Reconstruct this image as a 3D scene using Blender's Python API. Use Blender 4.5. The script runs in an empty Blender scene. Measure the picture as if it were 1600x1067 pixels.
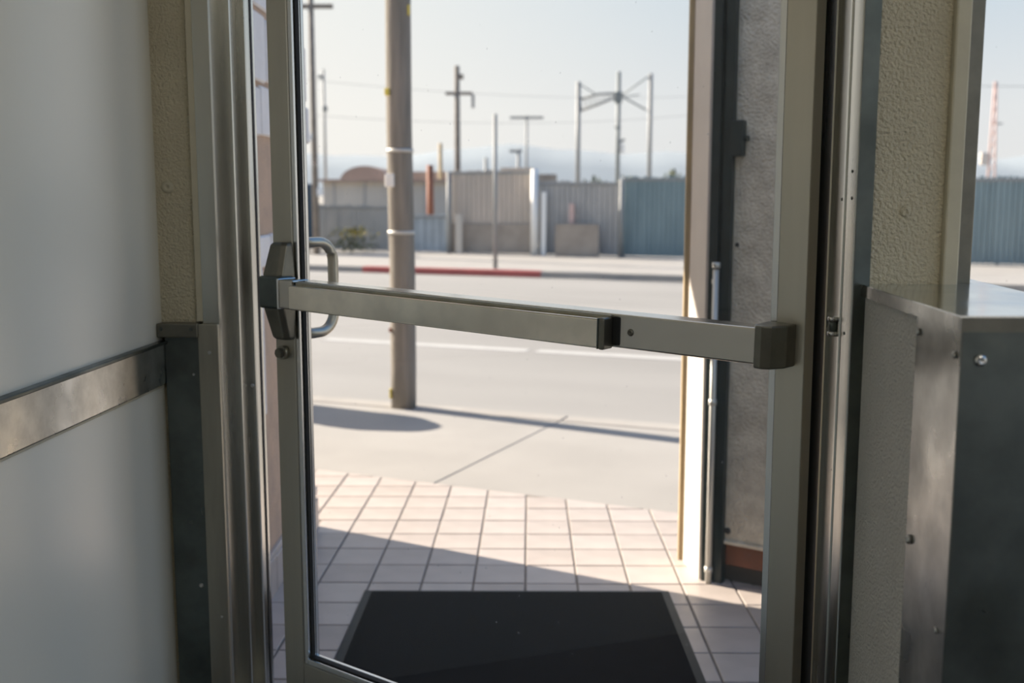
import bpy, bmesh, math, random
from mathutils import Vector, Matrix
random.seed(7)
R = math.radians
SC = bpy.context.scene
C = SC.collection

# ------------------------------------------------------------------ camera
FPX, CXP, CYP, CAMZ = 1690.0, 800.0, 533.5, 1.30
PITCH = math.atan(233.5 / FPX)
cd = bpy.data.cameras.new('camera')
cd.sensor_width = 36.0
cd.lens = FPX / 1600.0 * 36.0
cd.clip_start = 0.02
cd.clip_end = 3000
cd.dof.use_dof = True
cd.dof.focus_distance = 1.9
cd.dof.aperture_fstop = 4.0
cam = bpy.data.objects.new('camera', cd)
C.objects.link(cam)
cam.location = (0, 0, CAMZ)
cam.rotation_euler = (math.pi / 2 - PITCH, 0, 0)
SC.camera = cam

# ------------------------------------------------------------------ light
AZ = R(31.5)
SUN = Vector((-math.cos(AZ) * math.cos(R(28)), math.sin(AZ) * math.cos(R(28)), math.sin(R(28))))
sl = bpy.data.lights.new('sun', 'SUN')
sl.energy = 9.5
sl.angle = R(0.6)
sl.color = (1.0, 0.88, 0.74)
so = bpy.data.objects.new('sun', sl)
C.objects.link(so)
so.rotation_euler = SUN.to_track_quat('Z', 'Y').to_euler()
so.location = SUN * 40

world = bpy.data.worlds.new('world')
SC.world = world
world.use_nodes = True
wt = world.node_tree
wt.nodes.clear()
wo = wt.nodes.new('ShaderNodeOutputWorld')
bg = wt.nodes.new('ShaderNodeBackground')
tc = wt.nodes.new('ShaderNodeTexCoord')
sep = wt.nodes.new('ShaderNodeSeparateXYZ')
rp = wt.nodes.new('ShaderNodeValToRGB')
wt.links.new(tc.outputs['Generated'], sep.inputs[0])
wt.links.new(sep.outputs['Z'], rp.inputs[0])
els = rp.color_ramp.elements
els[0].position = 0.0
els[0].color = (0.62, 0.61, 0.60, 1)
els[1].position = 1.0
els[1].color = (0.07, 0.18, 0.45, 1)
for p, c in ((0.07, (0.60, 0.61, 0.615)), (0.17, (0.47, 0.535, 0.59)), (0.42, (0.15, 0.33, 0.62))):
    e = els.new(p)
    e.color = (*c, 1)
# broad pale glow round the sun
dot = wt.nodes.new('ShaderNodeVectorMath'); dot.operation = 'DOT_PRODUCT'
dot.inputs[1].default_value = SUN
wt.links.new(tc.outputs['Generated'], dot.inputs[0])
mr = wt.nodes.new('ShaderNodeMapRange')
mr.inputs['From Min'].default_value = 0.35
mr.inputs['From Max'].default_value = 1.0
wt.links.new(dot.outputs['Value'], mr.inputs[0])
mx = wt.nodes.new('ShaderNodeMix'); mx.data_type = 'RGBA'
mx.inputs[7].default_value = (0.95, 0.88, 0.77, 1)
wt.links.new(mr.outputs[0], mx.inputs[0])
wt.links.new(rp.outputs[0], mx.inputs[6])
wt.links.new(mx.outputs[2], bg.inputs['Color'])
bg.inputs['Strength'].default_value = 0.93
wt.links.new(bg.outputs[0], wo.inputs[0])

vs = SC.view_settings
vs.view_transform = 'Standard'
vs.look = 'None'
vs.gamma = 1
vs.exposure = 0.55
vs.use_curve_mapping = False

# ------------------------------------------------------------------ helpers
def tag(o, label=None, cat=None, group=None, kind=None):
    if label: o['label'] = label
    if cat: o['category'] = cat
    if group: o['group'] = group
    if kind: o['kind'] = kind
    return o

def empty(name, loc=(0, 0, 0), rz=0.0):
    o = bpy.data.objects.new(name, None)
    o.empty_display_size = 0.1
    C.objects.link(o)
    o.location = loc
    o.rotation_euler = (0, 0, rz)
    return o

def link(name, me, mat=None, parent=None, smooth=False):
    o = bpy.data.objects.new(name, me)
    C.objects.link(o)
    if mat is not None and not me.materials: me.materials.append(mat)
    if parent is not None: o.parent = parent
    if smooth:
        for p in me.polygons: p.use_smooth = True
    return o

def fin(name, bm, mat=None, parent=None, smooth=False):
    bmesh.ops.recalc_face_normals(bm, faces=bm.faces)
    me = bpy.data.meshes.new(name)
    bm.to_mesh(me)
    bm.free()
    return link(name, me, mat, parent, smooth)

def b_box(bm, x0, x1, y0, y1, z0, z1, bev=0.0, seg=2, mtx=None):
    t = bmesh.new()
    v = [t.verts.new((x, y, z)) for z in (z0, z1) for y in (y0, y1) for x in (x0, x1)]
    for f in ((0, 1, 3, 2), (4, 6, 7, 5), (0, 4, 5, 1), (2, 3, 7, 6), (0, 2, 6, 4), (1, 5, 7, 3)):
        t.faces.new([v[i] for i in f])
    bmesh.ops.recalc_face_normals(t, faces=t.faces)
    if bev:
        bmesh.ops.bevel(t, geom=list(t.edges), offset=bev, segments=seg, affect='EDGES', profile=0.5, clamp_overlap=True)
    merge(bm, t, mtx)

def merge(bm, t, mtx=None):
    me = bpy.data.meshes.new('tmp')
    if mtx is not None: t.transform(mtx)
    t.to_mesh(me)
    t.free()
    bm.from_mesh(me)
    bpy.data.meshes.remove(me)

def box(name, x0, x1, y0, y1, z0, z1, mat, parent=None, bev=0.0, seg=2):
    bm = bmesh.new()
    b_box(bm, x0, x1, y0, y1, z0, z1, bev, seg)
    return fin(name, bm, mat, parent)

def b_prism(bm, pts, z0, z1):
    a = [bm.verts.new((*p, z0)) for p in pts]
    b = [bm.verts.new((*p, z1)) for p in pts]
    n = len(pts)
    bm.faces.new(a[::-1]); bm.faces.new(b)
    for i in range(n):
        bm.faces.new((a[i], a[(i + 1) % n], b[(i + 1) % n], b[i]))

def prism(name, pts, z0, z1, mat, parent=None, bev=0.0):
    bm = bmesh.new()
    b_prism(bm, pts, z0, z1)
    bmesh.ops.recalc_face_normals(bm, faces=bm.faces)
    if bev:
        ed = [e for e in bm.edges if abs(e.verts[0].co.z - e.verts[1].co.z) > 1e-4]
        bmesh.ops.bevel(bm, geom=ed, offset=bev, segments=2, affect='EDGES', profile=0.5, clamp_overlap=True)
    return fin(name, bm, mat, parent)

def b_tube(bm, path, r, n=10, caps=True):
    path = [Vector(p) for p in path]
    rad = r if isinstance(r, (list, tuple)) else [r] * len(path)
    rings = []
    up = Vector((0.137, 0.291, 0.947))
    for i, p in enumerate(path):
        d = (path[min(i + 1, len(path) - 1)] - path[max(i - 1, 0)]).normalized()
        if abs(d.dot(up)) > 0.98: up = Vector((0.95, 0.2, 0.1))
        a = d.cross(up).normalized()
        b = d.cross(a).normalized()
        up = b.cross(d) if False else up
        rings.append([bm.verts.new(p + (a * math.cos(2 * math.pi * k / n) + b * math.sin(2 * math.pi * k / n)) * rad[i]) for k in range(n)])
    for i in range(len(rings) - 1):
        for k in range(n):
            bm.faces.new((rings[i][k], rings[i][(k + 1) % n], rings[i + 1][(k + 1) % n], rings[i + 1][k]))
    if caps:
        bm.faces.new(rings[0][::-1]); bm.faces.new(rings[-1])

def tube(name, path, r, mat, parent=None, n=10, smooth=True):
    bm = bmesh.new()
    b_tube(bm, path, r, n)
    o = fin(name, bm, mat, parent)
    if smooth:
        for p in o.data.polygons: p.use_smooth = len(p.vertices) == 4
    return o

_screw = {}
def screw(name, parent, loc, normal, r, mat, h=None):
    """domed fastener head with a recess, axis along normal"""
    key = (round(r, 4), mat.name)
    if key not in _screw:
        bm = bmesh.new()
        n = 14
        h = h or r * 0.55
        prof = [(0.28, h * 0.6), (0.32, h), (0.6, h * 0.93), (0.85, h * 0.6), (1.0, h * 0.12), (1.0, -h * 0.3)]
        rings = []
        for pr, z in prof:
            rings.append([bm.verts.new((pr * r * math.cos(2 * math.pi * k / n), pr * r * math.sin(2 * math.pi * k / n), z)) for k in range(n)])
        bm.faces.new(rings[0])
        for a, b in zip(rings, rings[1:]):
            for k in range(n):
                bm.faces.new((a[k], a[(k + 1) % n], b[(k + 1) % n], b[k]))
        bmesh.ops.recalc_face_normals(bm, faces=bm.faces)
        me = bpy.data.meshes.new('screw')
        bm.to_mesh(me); bm.free()
        me.materials.append(mat)
        for p in me.polygons: p.use_smooth = True
        _screw[key] = me
    o = bpy.data.objects.new(name, _screw[key])
    C.objects.link(o)
    o.parent = parent
    o.location = loc
    o.rotation_mode = 'QUATERNION'
    o.rotation_quaternion = Vector(normal).to_track_quat('Z', 'Y')
    return o

def ray(px, py):
    r = Vector((1, 0, 0)); u = Vector((0, math.sin(PITCH), math.cos(PITCH))); f = Vector((0, math.cos(PITCH), -math.sin(PITCH)))
    return r * ((px - CXP) / FPX) - u * ((py - CYP) / FPX) + f

def at(px, py, Y):
    """point of the place at depth Y metres that photograph pixel (px, py) looks at"""
    d = ray(px, py)
    return Vector((0, 0, CAMZ)) + d * (Y / d.y)

# ------------------------------------------------------------------ materials
def nodes(name):
    m = bpy.data.materials.new(name)
    m.use_nodes = True
    nt = m.node_tree
    b = nt.nodes['Principled BSDF']
    return m, nt, b

def mat(name, col, rough=0.5, metal=0.0, var=0.0, vscale=6.0, col2=None, bump=0.0, bscale=80.0, bdist=0.002, rvar=0.0, rscale=8.0,
        stretch=None, spec=0.5, btype='NOISE', detail=4.0):
    m, nt, b = nodes(name)
    L = nt.links.new
    t = nt.nodes.new('ShaderNodeTexCoord')
    src = t.outputs['Object']
    if stretch:
        mp = nt.nodes.new('ShaderNodeMapping')
        mp.inputs['Scale'].default_value = stretch
        L(src, mp.inputs[0]); src = mp.outputs[0]
    b.inputs['Roughness'].default_value = rough
    b.inputs['Metallic'].default_value = metal
    b.inputs['Specular IOR Level'].default_value = spec
    b.inputs['Base Color'].default_value = (*col, 1)
    if var or col2:
        n = nt.nodes.new('ShaderNodeTexNoise')
        n.inputs['Scale'].default_value = vscale
        n.inputs['Detail'].default_value = detail
        n.inputs['Roughness'].default_value = 0.6
        L(src, n.inputs['Vector'])
        r = nt.nodes.new('ShaderNodeValToRGB')
        c2 = col2 or tuple(c * (1 - var) for c in col)
        c1 = col if col2 else tuple(min(1, c * (1 + var)) for c in col)
        r.color_ramp.elements[0].position = 0.34
        r.color_ramp.elements[1].position = 0.66
        r.color_ramp.elements[0].color = (*c2, 1)
        r.color_ramp.elements[1].color = (*c1, 1)
        L(n.outputs['Fac'], r.inputs[0])
        L(r.outputs[0], b.inputs['Base Color'])
    if rvar:
        n = nt.nodes.new('ShaderNodeTexNoise')
        n.inputs['Scale'].default_value = rscale
        n.inputs['Detail'].default_value = 5
        L(src, n.inputs['Vector'])
        mrn = nt.nodes.new('ShaderNodeMapRange')
        mrn.inputs['From Min'].default_value = 0.3
        mrn.inputs['From Max'].default_value = 0.7
        mrn.inputs['To Min'].default_value = max(0.02, rough - rvar)
        mrn.inputs['To Max'].default_value = min(1, rough + rvar)
        L(n.outputs['Fac'], mrn.inputs[0])
        L(mrn.outputs[0], b.inputs['Roughness'])
    if bump:
        if btype == 'NOISE':
            n = nt.nodes.new('ShaderNodeTexNoise')
            n.inputs['Detail'].default_value = 3
            out = n.outputs['Fac']
        else:
            n = nt.nodes.new('ShaderNodeTexVoronoi')
            n.feature = 'SMOOTH_F1'
            out = n.outputs['Distance']
        n.inputs['Scale'].default_value = bscale
        L(src, n.inputs['Vector'])
        bp = nt.nodes.new('ShaderNodeBump')
        bp.inputs['Strength'].default_value = bump
        bp.inputs['Distance'].default_value = bdist
        L(out, bp.inputs['Height'])
        L(bp.outputs[0], b.inputs['Normal'])
    return m

def glass_mat(name, tint=(0.985, 0.99, 0.99), dust=0.004):
    m = bpy.data.materials.new(name)
    m.use_nodes = True
    nt = m.node_tree
    nt.nodes.clear()
    L = nt.links.new
    out = nt.nodes.new('ShaderNodeOutputMaterial')
    tr = nt.nodes.new('ShaderNodeBsdfTransparent'); tr.inputs[0].default_value = (*tint, 1)
    gl = nt.nodes.new('ShaderNodeBsdfGlossy'); gl.inputs['Roughness'].default_value = 0.0
    df = nt.nodes.new('ShaderNodeBsdfTranslucent'); df.inputs[0].default_value = (0.8, 0.8, 0.78, 1)
    lw = nt.nodes.new('ShaderNodeLayerWeight'); lw.inputs['Blend'].default_value = 0.5
    pw = nt.nodes.new('ShaderNodeMath'); pw.operation = 'POWER'; pw.inputs[1].default_value = 5
    ad = nt.nodes.new('ShaderNodeMath'); ad.operation = 'MULTIPLY_ADD'; ad.inputs[1].default_value = 0.9; ad.inputs[2].default_value = 0.022
    L(lw.outputs['Facing'], pw.inputs[0]); L(pw.outputs[0], ad.inputs[0])
    mx1 = nt.nodes.new('ShaderNodeMixShader'); mx2 = nt.nodes.new('ShaderNodeMixShader')
    L(ad.outputs[0], mx1.inputs[0]); L(tr.outputs[0], mx1.inputs[1]); L(gl.outputs[0], mx1.inputs[2])
    # thin dust film and a few specks
    t = nt.nodes.new('ShaderNodeTexCoord')
    n = nt.nodes.new('ShaderNodeTexVoronoi'); n.inputs['Scale'].default_value = 22
    L(t.outputs['Object'], n.inputs['Vector'])
    mr_ = nt.nodes.new('ShaderNodeMapRange')
    mr_.inputs['From Min'].default_value = 0.06; mr_.inputs['From Max'].default_value = 0.03
    mr_.inputs['To Min'].default_value = dust; mr_.inputs['To Max'].default_value = dust + 0.16
    L(n.outputs['Distance'], mr_.inputs[0])
    L(mr_.outputs[0], mx2.inputs[0]); L(mx1.outputs[0], mx2.inputs[1]); L(df.outputs[0], mx2.inputs[2])
    L(mx2.outputs[0], out.inputs[0])
    return m

M = {}
M['alu'] = mat('aluminium', (0.54, 0.51, 0.43), 0.34, 1.0, var=0.07, vscale=9, rvar=0.07, rscale=14, stretch=(1, 1, 0.08), bump=0.05, bscale=300, bdist=0.0005)
M['jamb'] = mat('jamb_aluminium', (0.55, 0.545, 0.49), 0.25, 1.0, var=0.08, vscale=10, rvar=0.05, rscale=12, stretch=(1, 1, 0.08))
M['alu_dull'] = mat('weathered_aluminium', (0.42, 0.4, 0.33), 0.45, 1.0, var=0.12, vscale=14, rvar=0.1, rscale=20, stretch=(1, 1, 0.15))
M['alu_bright'] = mat('polished_aluminium', (0.72, 0.72, 0.70), 0.22, 1.0, var=0.05, vscale=10, rvar=0.06, stretch=(1, 1, 0.08))
M['stainless'] = mat('stainless_steel', (0.6, 0.565, 0.5), 0.24, 1.0, var=0.06, vscale=7, rvar=0.10, rscale=5, stretch=(0.12, 1, 1), bump=0.04, bscale=500, bdist=0.0003)
M['pad'] = mat('handled_steel', (0.9, 0.82, 0.68), 0.20, 1.0, var=0.09, vscale=15, rvar=0.06, rscale=11, detail=3)
M['cast'] = mat('cast_bronze_paint', (0.2, 0.19, 0.155), 0.38, 0.85, var=0.1, vscale=30, bump=0.08, bscale=400, bdist=0.0005)
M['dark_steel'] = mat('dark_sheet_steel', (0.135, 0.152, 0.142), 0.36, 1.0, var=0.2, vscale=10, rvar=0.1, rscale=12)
M['galv'] = mat('galvanised_sheet', (0.58, 0.58, 0.55), 0.30, 1.0, var=0.12, vscale=24, rvar=0.1, rscale=9)
M['cap'] = mat('cap_sheet', (0.62, 0.66, 0.68), 0.17, 1.0, var=0.06, vscale=18, rvar=0.06, rscale=7)
M['black'] = mat('black_rubber', (0.012, 0.012, 0.012), 0.6)
M['gasket'] = mat('gasket', (0.016, 0.016, 0.015), 0.7)
M['laminate'] = mat('cream_laminate', (0.8, 0.775, 0.67), 0.26, 0.0, bump=0.06, bscale=160, bdist=0.001, spec=0.6)
M['frp'] = mat('pebbled_cream_panel', (0.64, 0.57, 0.4), 0.36, 0.0, var=0.05, vscale=5, bump=1.0, bscale=190, bdist=0.009)
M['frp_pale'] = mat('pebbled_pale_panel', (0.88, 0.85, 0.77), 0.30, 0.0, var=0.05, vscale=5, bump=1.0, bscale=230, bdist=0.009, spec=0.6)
M['cream_paint'] = mat('cream_paint', (0.56, 0.51, 0.37), 0.5, 0.0, var=0.06, vscale=12, bump=0.15, bscale=120)
M['ceil'] = mat('ceiling_paint', (0.85, 0.84, 0.8), 0.8, bump=0.1, bscale=60)
M['wood'] = mat('dark_wood_panelling', (0.10, 0.065, 0.04), 0.5, var=0.25, vscale=8, stretch=(4, 4, 0.4))
M['floor'] = mat('quarry_floor', (0.1, 0.08, 0.065), 0.45, var=0.15, vscale=4)
M['tile'] = mat('paver_tile', (0.44, 0.385, 0.35), 0.42, var=0.10, vscale=4.5, bump=0.12, bscale=60, bdist=0.001)
M['tile_b'] = mat('paver_tile_pale', (0.46, 0.405, 0.37), 0.40, var=0.09, vscale=5, bump=0.12, bscale=60, bdist=0.001)
M['tile_c'] = mat('paver_tile_rose', (0.42, 0.365, 0.33), 0.45, var=0.12, vscale=4, bump=0.12, bscale=60, bdist=0.001)
M['grout'] = mat('grout', (0.21, 0.185, 0.165), 0.9, var=0.2, vscale=20)
M['concrete'] = mat('pavement_concrete', (0.31, 0.295, 0.275), 0.85, var=0.06, vscale=1.4, bump=0.2, bscale=90)
M['curb'] = mat('kerb_concrete', (0.33, 0.31, 0.285), 0.85, var=0.08, vscale=3, bump=0.2, bscale=70)
M['base_shade_stud'] = mat('base_shade_and_studs', (0.07, 0.065, 0.06), 0.9)
M['asphalt'] = mat('worn_asphalt', (0.255, 0.247, 0.235), 0.88, var=0.10, vscale=0.5, bump=0.3, bscale=120, stretch=(0.25, 1, 1))
M['line'] = mat('road_paint', (0.4, 0.395, 0.38), 0.8, var=0.08, vscale=3)
M['red_paint'] = mat('red_kerb_paint', (0.4, 0.09, 0.08), 0.7, var=0.15, vscale=2)
M['soil'] = mat('dry_soil', (0.33, 0.31, 0.275), 0.95, var=0.15, vscale=0.2)
M['matrub'] = mat('mat_pile', (0.005, 0.006, 0.007), 0.85, var=0.3, vscale=30, bump=1.0, bscale=350, bdist=0.004, spec=0.1)
M['matedge'] = mat('mat_edge', (0.02, 0.026, 0.026), 0.6, spec=0.3)
M['stucco'] = mat('grey_stucco', (0.84, 0.76, 0.62), 0.9, col2=(0.62, 0.55, 0.44), vscale=16, bump=1.0, bscale=95, bdist=0.012)
M['stucco_pink'] = mat('tan_plaster', (0.55, 0.40, 0.29), 0.9, col2=(0.44, 0.33, 0.25), vscale=11, bump=0.8, bscale=70, bdist=0.006)
M['whitestone'] = mat('whitewashed_stone', (0.80, 0.79, 0.78), 0.8, var=0.05, vscale=8, bump=0.4, bscale=40, bdist=0.004)
M['brownstone'] = mat('bare_stone', (0.42, 0.31, 0.22), 0.85, var=0.2, vscale=9, bump=0.5, bscale=50, bdist=0.004)
M['cream_wall'] = mat('cream_wall_paint', (0.62, 0.56, 0.5), 0.75, var=0.04, vscale=6, bump=0.2, bscale=80)
M['tan_wood'] = mat('weathered_trim', (0.52, 0.38, 0.20), 0.7, col2=(0.34, 0.26, 0.15), vscale=25, stretch=(1, 1, 0.15), bump=0.4, bscale=60)
M['green_steel'] = mat('dark_green_paint', (0.015, 0.026, 0.025), 0.38, var=0.3, vscale=12)
M['rod'] = mat('galvanised_rod', (0.66, 0.65, 0.60), 0.45, 0.6)
M['terra'] = mat('terracotta', (0.17, 0.06, 0.03), 0.6, var=0.2, vscale=14)
M['pole'] = mat('weathered_pole_timber', (0.26, 0.23, 0.195), 0.9, col2=(0.17, 0.155, 0.13), vscale=30, stretch=(1, 1, 0.06), bump=0.7, bscale=60, bdist=0.01)
M['pole_far'] = mat('far_pole_timber', (0.22, 0.19, 0.16), 0.9, var=0.2, vscale=5)
M['band'] = mat('steel_band', (0.55, 0.54, 0.50), 0.5, 0.4)
M['white'] = mat('white_enamel', (0.85, 0.84, 0.80), 0.5)
M['yellow'] = mat('yellow_paint', (0.72, 0.58, 0.10), 0.6)
M['orange'] = mat('orange_paint', (0.28, 0.095, 0.045), 0.7, var=0.2, vscale=3)
M['steel_far'] = mat('painted_steel', (0.27, 0.275, 0.27), 0.6, 0.2)
M['steel_dark'] = mat('dark_painted_steel', (0.20, 0.22, 0.22), 0.6, 0.2)
M['teal'] = mat('teal_corrugated', (0.215, 0.295, 0.31), 0.6, col2=(0.165, 0.235, 0.25), vscale=1.2, stretch=(3, 3, 0.6))
M['greyfence'] = mat('grey_fence', (0.46, 0.44, 0.41), 0.8, col2=(0.36, 0.355, 0.34), vscale=1.1, stretch=(2, 2, 0.7))
M['tanfence'] = mat('tan_fence_slats', (0.58, 0.495, 0.415), 0.85, col2=(0.48, 0.42, 0.355), vscale=1.3, stretch=(2, 2, 0.5))
M['brownfence'] = mat('brown_fence_boards', (0.34, 0.29, 0.24), 0.85, var=0.15, vscale=2)
M['bluefence'] = mat('faded_blue_panel', (0.38, 0.42, 0.44), 0.7, var=0.12, vscale=2)
M['pale_shed'] = mat('pale_shed', (0.52, 0.48, 0.42), 0.8, var=0.08, vscale=0.8)
M['roof_red'] = mat('rusty_roof', (0.36, 0.26, 0.215), 0.85, var=0.15, vscale=1.0)
M['leaf'] = mat('leaf', (0.10, 0.12, 0.05), 0.7, var=0.3, vscale=5)
M['flower'] = mat('yellow_flower', (0.75, 0.55, 0.05), 0.6)
M['hill'] = mat('hazed_hills', (0.28, 0.32, 0.345), 1.0, var=0.04, vscale=0.02)  # pale blue-grey puts the distance haze into the base colour
M['pink'] = mat('faded_red_lattice', (0.56, 0.40, 0.36), 0.7)
M['blue_dark'] = mat('dark_blue_cover', (0.045, 0.075, 0.10), 0.7)
M['glass'] = glass_mat('door_glass')
M['glass2'] = glass_mat('window_glass', dust=0.006)

# ------------------------------------------------------------------ room shell
S_, K_ = 'structure', None
fl = prism('floor', [(-1.2, -3.0), (1.6, -3.0), (1.6, 1.80), (0.62, 1.80), (0.50, 1.72), (-0.62, 2.49), (-0.86, 2.49)], -0.25, 0.0, M['floor'])
tag(fl, 'dark quarry tile floor of the room inside the door', 'floor', kind=S_)
ce = prism('ceiling', [(-1.3, -3.1), (1.65, -3.1), (1.65, 1.85), (0.62, 1.85), (-0.58, 2.66), (-0.95, 2.66)], 2.7, 2.85, M['ceil'])
tag(ce, 'plain painted ceiling above the room', 'ceiling', kind=S_)

# left wall: origin at inner corner, local x runs back into the room, local +y faces the room
LW = empty('wall_left', (-0.796, 2.44, 0), R(-93.8))
tag(LW, 'glossy cream wall panel at left with a steel rail', 'wall', kind=S_)
box('wall_panel', -0.06, 5.5, -0.14, 0.0, 0.0, 2.7, M['laminate'], LW)
rail = empty('trim_1', (-0.796, 2.44, 0), R(-93.8))
tag(rail, 'flat brushed steel rail running along the left wall panel', 'wall rail', kind=S_)
rr = box('rail_strip', 0.012, 5.0, 0.0, 0.012, 0.868, 0.966, M['galv'], rail, 0.003)
box('rail_lip', 0.012, 5.0, 0.0, 0.019, 0.960, 0.968, M['dark_steel'], rail, 0.002)
box('seal_bead', 0.012, 5.0, 0.0, 0.005, 0.861, 0.8675, M['cream_paint'], rail, 0.001)

# short wall between the corner and the door frame, facing the camera
WR = empty('wall_return', (0, 0, 0))
tag(WR, 'narrow pebbled cream wall between left panel and door frame', 'wall', kind=S_)
box('panel', -0.90, -0.690, 2.44, 2.60, 0.0, 2.7, M['frp'], WR)
box('edge_strip', -0.712, -0.672, 2.426, 2.44, 1.01, 2.7, M['cream_paint'], WR, 0.002)
screw('screw_cap', WR, (-0.769, 2.44, 1.311), (0, -1, 0), 0.0145, M['cream_paint'])
box('steel_kick_panel', -0.785, -0.668, 2.420, 2.44, 0.0, 0.978, M['dark_steel'], WR, 0.002)
kp = box('steel_edge_angle', -0.706, -0.660, 2.408, 2.421, 0.0, 1.006, M['alu_dull'], WR, 0.002)
br = box('angle_bracket', -0.797, -0.704, 2.404, 2.44, 0.976, 1.008, M['cast'], WR, 0.003)
screw('bracket_screw', WR, (-0.787, 2.404, 0.996), (0, -1, 0), 0.0042, M['dark_steel'])
screw('bracket_screw', WR, (-0.720, 2.404, 0.995), (0, -1, 0), 0.0042, M['dark_steel'])
for x, z, r in ((-0.681, 0.942, 0.0042), (-0.724, 0.392, 0.0055), (-0.722, 0.89, 0.003), (-0.676, 0.32, 0.003)):
    screw('rivet', WR, (x, 2.408 if x > -0.70 else 2.42, z), (0, -1, 0), r, M['galv'])

# column on the right of the door
WC = empty('wall_column', (0, 0, 0), 0)
tag(WC, 'pebbled cream column between door frame and right window', 'wall', kind=S_)
box('panel', 0.512, 0.634, 1.585, 1.80, 0.0, 2.7, M['frp'], WC)
screw('screw_cap', WC, (0.572, 1.585, 1.272), (0, -1, 0), 0.0085, M['frp'])
box('cover_strip', 0.627, 0.650, 1.573, 1.70, 0.0, 2.7, M['cream_paint'], WC, 0.003)

WF = empty('wall_front', (0, 0, 0))
tag(WF, 'cream wall under and over the front window at right', 'wall', kind=S_)
box('lower_wall', 0.66, 1.6, 1.68, 1.82, 0.0, 1.05, M['cream_paint'], WF)
box('upper_wall', 0.63, 1.6, 1.68, 1.82, 2.45, 2.7, M['cream_paint'], WF)
W1 = empty('window_1', (0, 0, 0))
tag(W1, 'tall plate glass front window in aluminium frame right of column', 'window', kind=S_)
box('window_post', 0.648, 0.676, 1.592, 1.72, 0.0, 2.7, M['cast'], W1, 0.002)
box('window_frame', 0.676, 1.5, 1.675, 1.73, 1.05, 1.09, M['alu_dull'], W1, 0.003)
box('window_frame', 0.676, 1.5, 1.675, 1.73, 2.41, 2.45, M['alu_dull'], W1, 0.003)
box('pane', 0.676, 1.5, 1.697, 1.703, 1.09, 2.41, M['glass2'], W1)

WRI = empty('wall_right', (0, 0, 0))
tag(WRI, 'low cream wall around the added glazing of the unseen right side', 'wall', kind=S_)
box('lower_wall', 1.5, 1.6, -3.0, 1.82, 0.0, 0.20, M['cream_paint'], WRI)
box('upper_wall', 1.5, 1.6, -3.0, 1.82, 2.62, 2.7, M['cream_paint'], WRI)
W2 = empty('added_window', (0, 0, 0))  # glazing out of view, added to bring daylight into the room
tag(W2, 'unseen row of glass panes added at right to light the room', 'window', kind=S_)
for k in range(4):
    y0 = -3.0 + k * 1.2
    box('pane', 1.55, 1.556, y0 + 0.05, y0 + 1.2, 0.20, 2.62, M['glass2'], W2)
for k in range(5):
    y0 = -3.0 + k * 1.2
    box('window_post', 1.51, 1.59, y0, y0 + 0.05, 0.20, 2.62, M['alu_dull'], W2, 0.003)
WB = empty('wall_back', (0, 0, 0))
tag(WB, 'dark wood panelled back wall of the room', 'wall', kind=S_)
box('wall_panel', -1.3, 1.6, -3.14, -3.0, 0.0, 2.7, M['wood'], WB)

# fixture out of view, added to brighten the room
CL = empty('added_fill_light', (0.85, -0.55, 2.70))
tag(CL, 'long ceiling fixture out of view, added as fill light', 'added fill light')
box('housing', -0.17, 0.17, -0.65, 0.65, -0.05, 0.0, M['white'], CL, 0.006)
em, ent, eb = nodes('fill_emitter')
eb.inputs['Base Color'].default_value = (0.9, 0.9, 0.88, 1)
eb.inputs['Emission Color'].default_value = (1.0, 0.93, 0.80, 1)
eb.inputs['Emission Strength'].default_value = 6.8
box('fill_panel', -0.15, 0.15, -0.62, 0.62, -0.085, -0.045, em, CL, 0.02)

# ------------------------------------------------------------------ door frame (local x from hinge to latch, +y to the room)
FR = empty('trim_2', (0, 0, 0))
tag(FR, 'stepped aluminium door frame with latch and hinge jambs', 'door frame', kind=S_)
FA = R(145.5)
def fw(x, y):
    """frame line: x from hinge to latch, +y to the room"""
    return (0.460 + x * math.cos(FA) - y * math.sin(FA), 1.636 + x * math.sin(FA) + y * math.cos(FA))
prism('latch_jamb', [(-0.697, 2.424), (-0.661, 2.424), (-0.6575, 2.428), (-0.6575, 2.497), (-0.634, 2.497), (-0.6320, 2.500), (-0.6320, 2.557), (-0.615, 2.557), (-0.6125, 2.560),
                     (-0.6125, 2.64), (-0.86, 2.64), (-0.86, 2.46), (-0.697, 2.46)], 0.0, 2.25, M['jamb'], FR)
prism('weather_strip', [(-0.6125, 2.60), (-0.6108, 2.60), (-0.6108, 2.615), (-0.6125, 2.615)], 0.0, 2.25, M['gasket'], FR)
screw('jamb_screw', FR, (-0.6225, 2.557, 0.84), (0, -1, 0), 0.0045, M['galv'])
prism('hinge_jamb', [(0.5205, 1.581), (0.5005, 1.581), (0.4985, 1.584), (0.4985, 1.684), (0.4925, 1.684), (0.4905, 1.686), (0.4905, 1.780), (0.64, 1.81), (0.64, 1.60), (0.5205, 1.60)],
      0.0, 2.25, M['jamb'], FR)
prism('cover_plate', [(0.5225, 1.577), (0.4995, 1.577), (0.4995, 1.581), (0.5225, 1.581)], 0.0, 2.25, M['dark_steel'], FR)
prism('jamb_bead', [(0.4985, 1.628), (0.4965, 1.630), (0.4965, 1.636), (0.4985, 1.638)], 0.0, 2.25, M['jamb'], FR)
prism('weather_strip', [(0.470, 1.735), (0.4905, 1.735), (0.4905, 1.775), (0.470, 1.775)], 0.0, 2.25, M['gasket'], FR)
for y, z in ((1.600, 1.291), (1.648, 1.289), (1.603, 1.33), (1.640, 0.872), (1.610, 1.09)):
    screw('jamb_screw', FR, (0.4985, y, z), (-1, 0, 0), 0.0026, M['dark_steel'])
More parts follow.
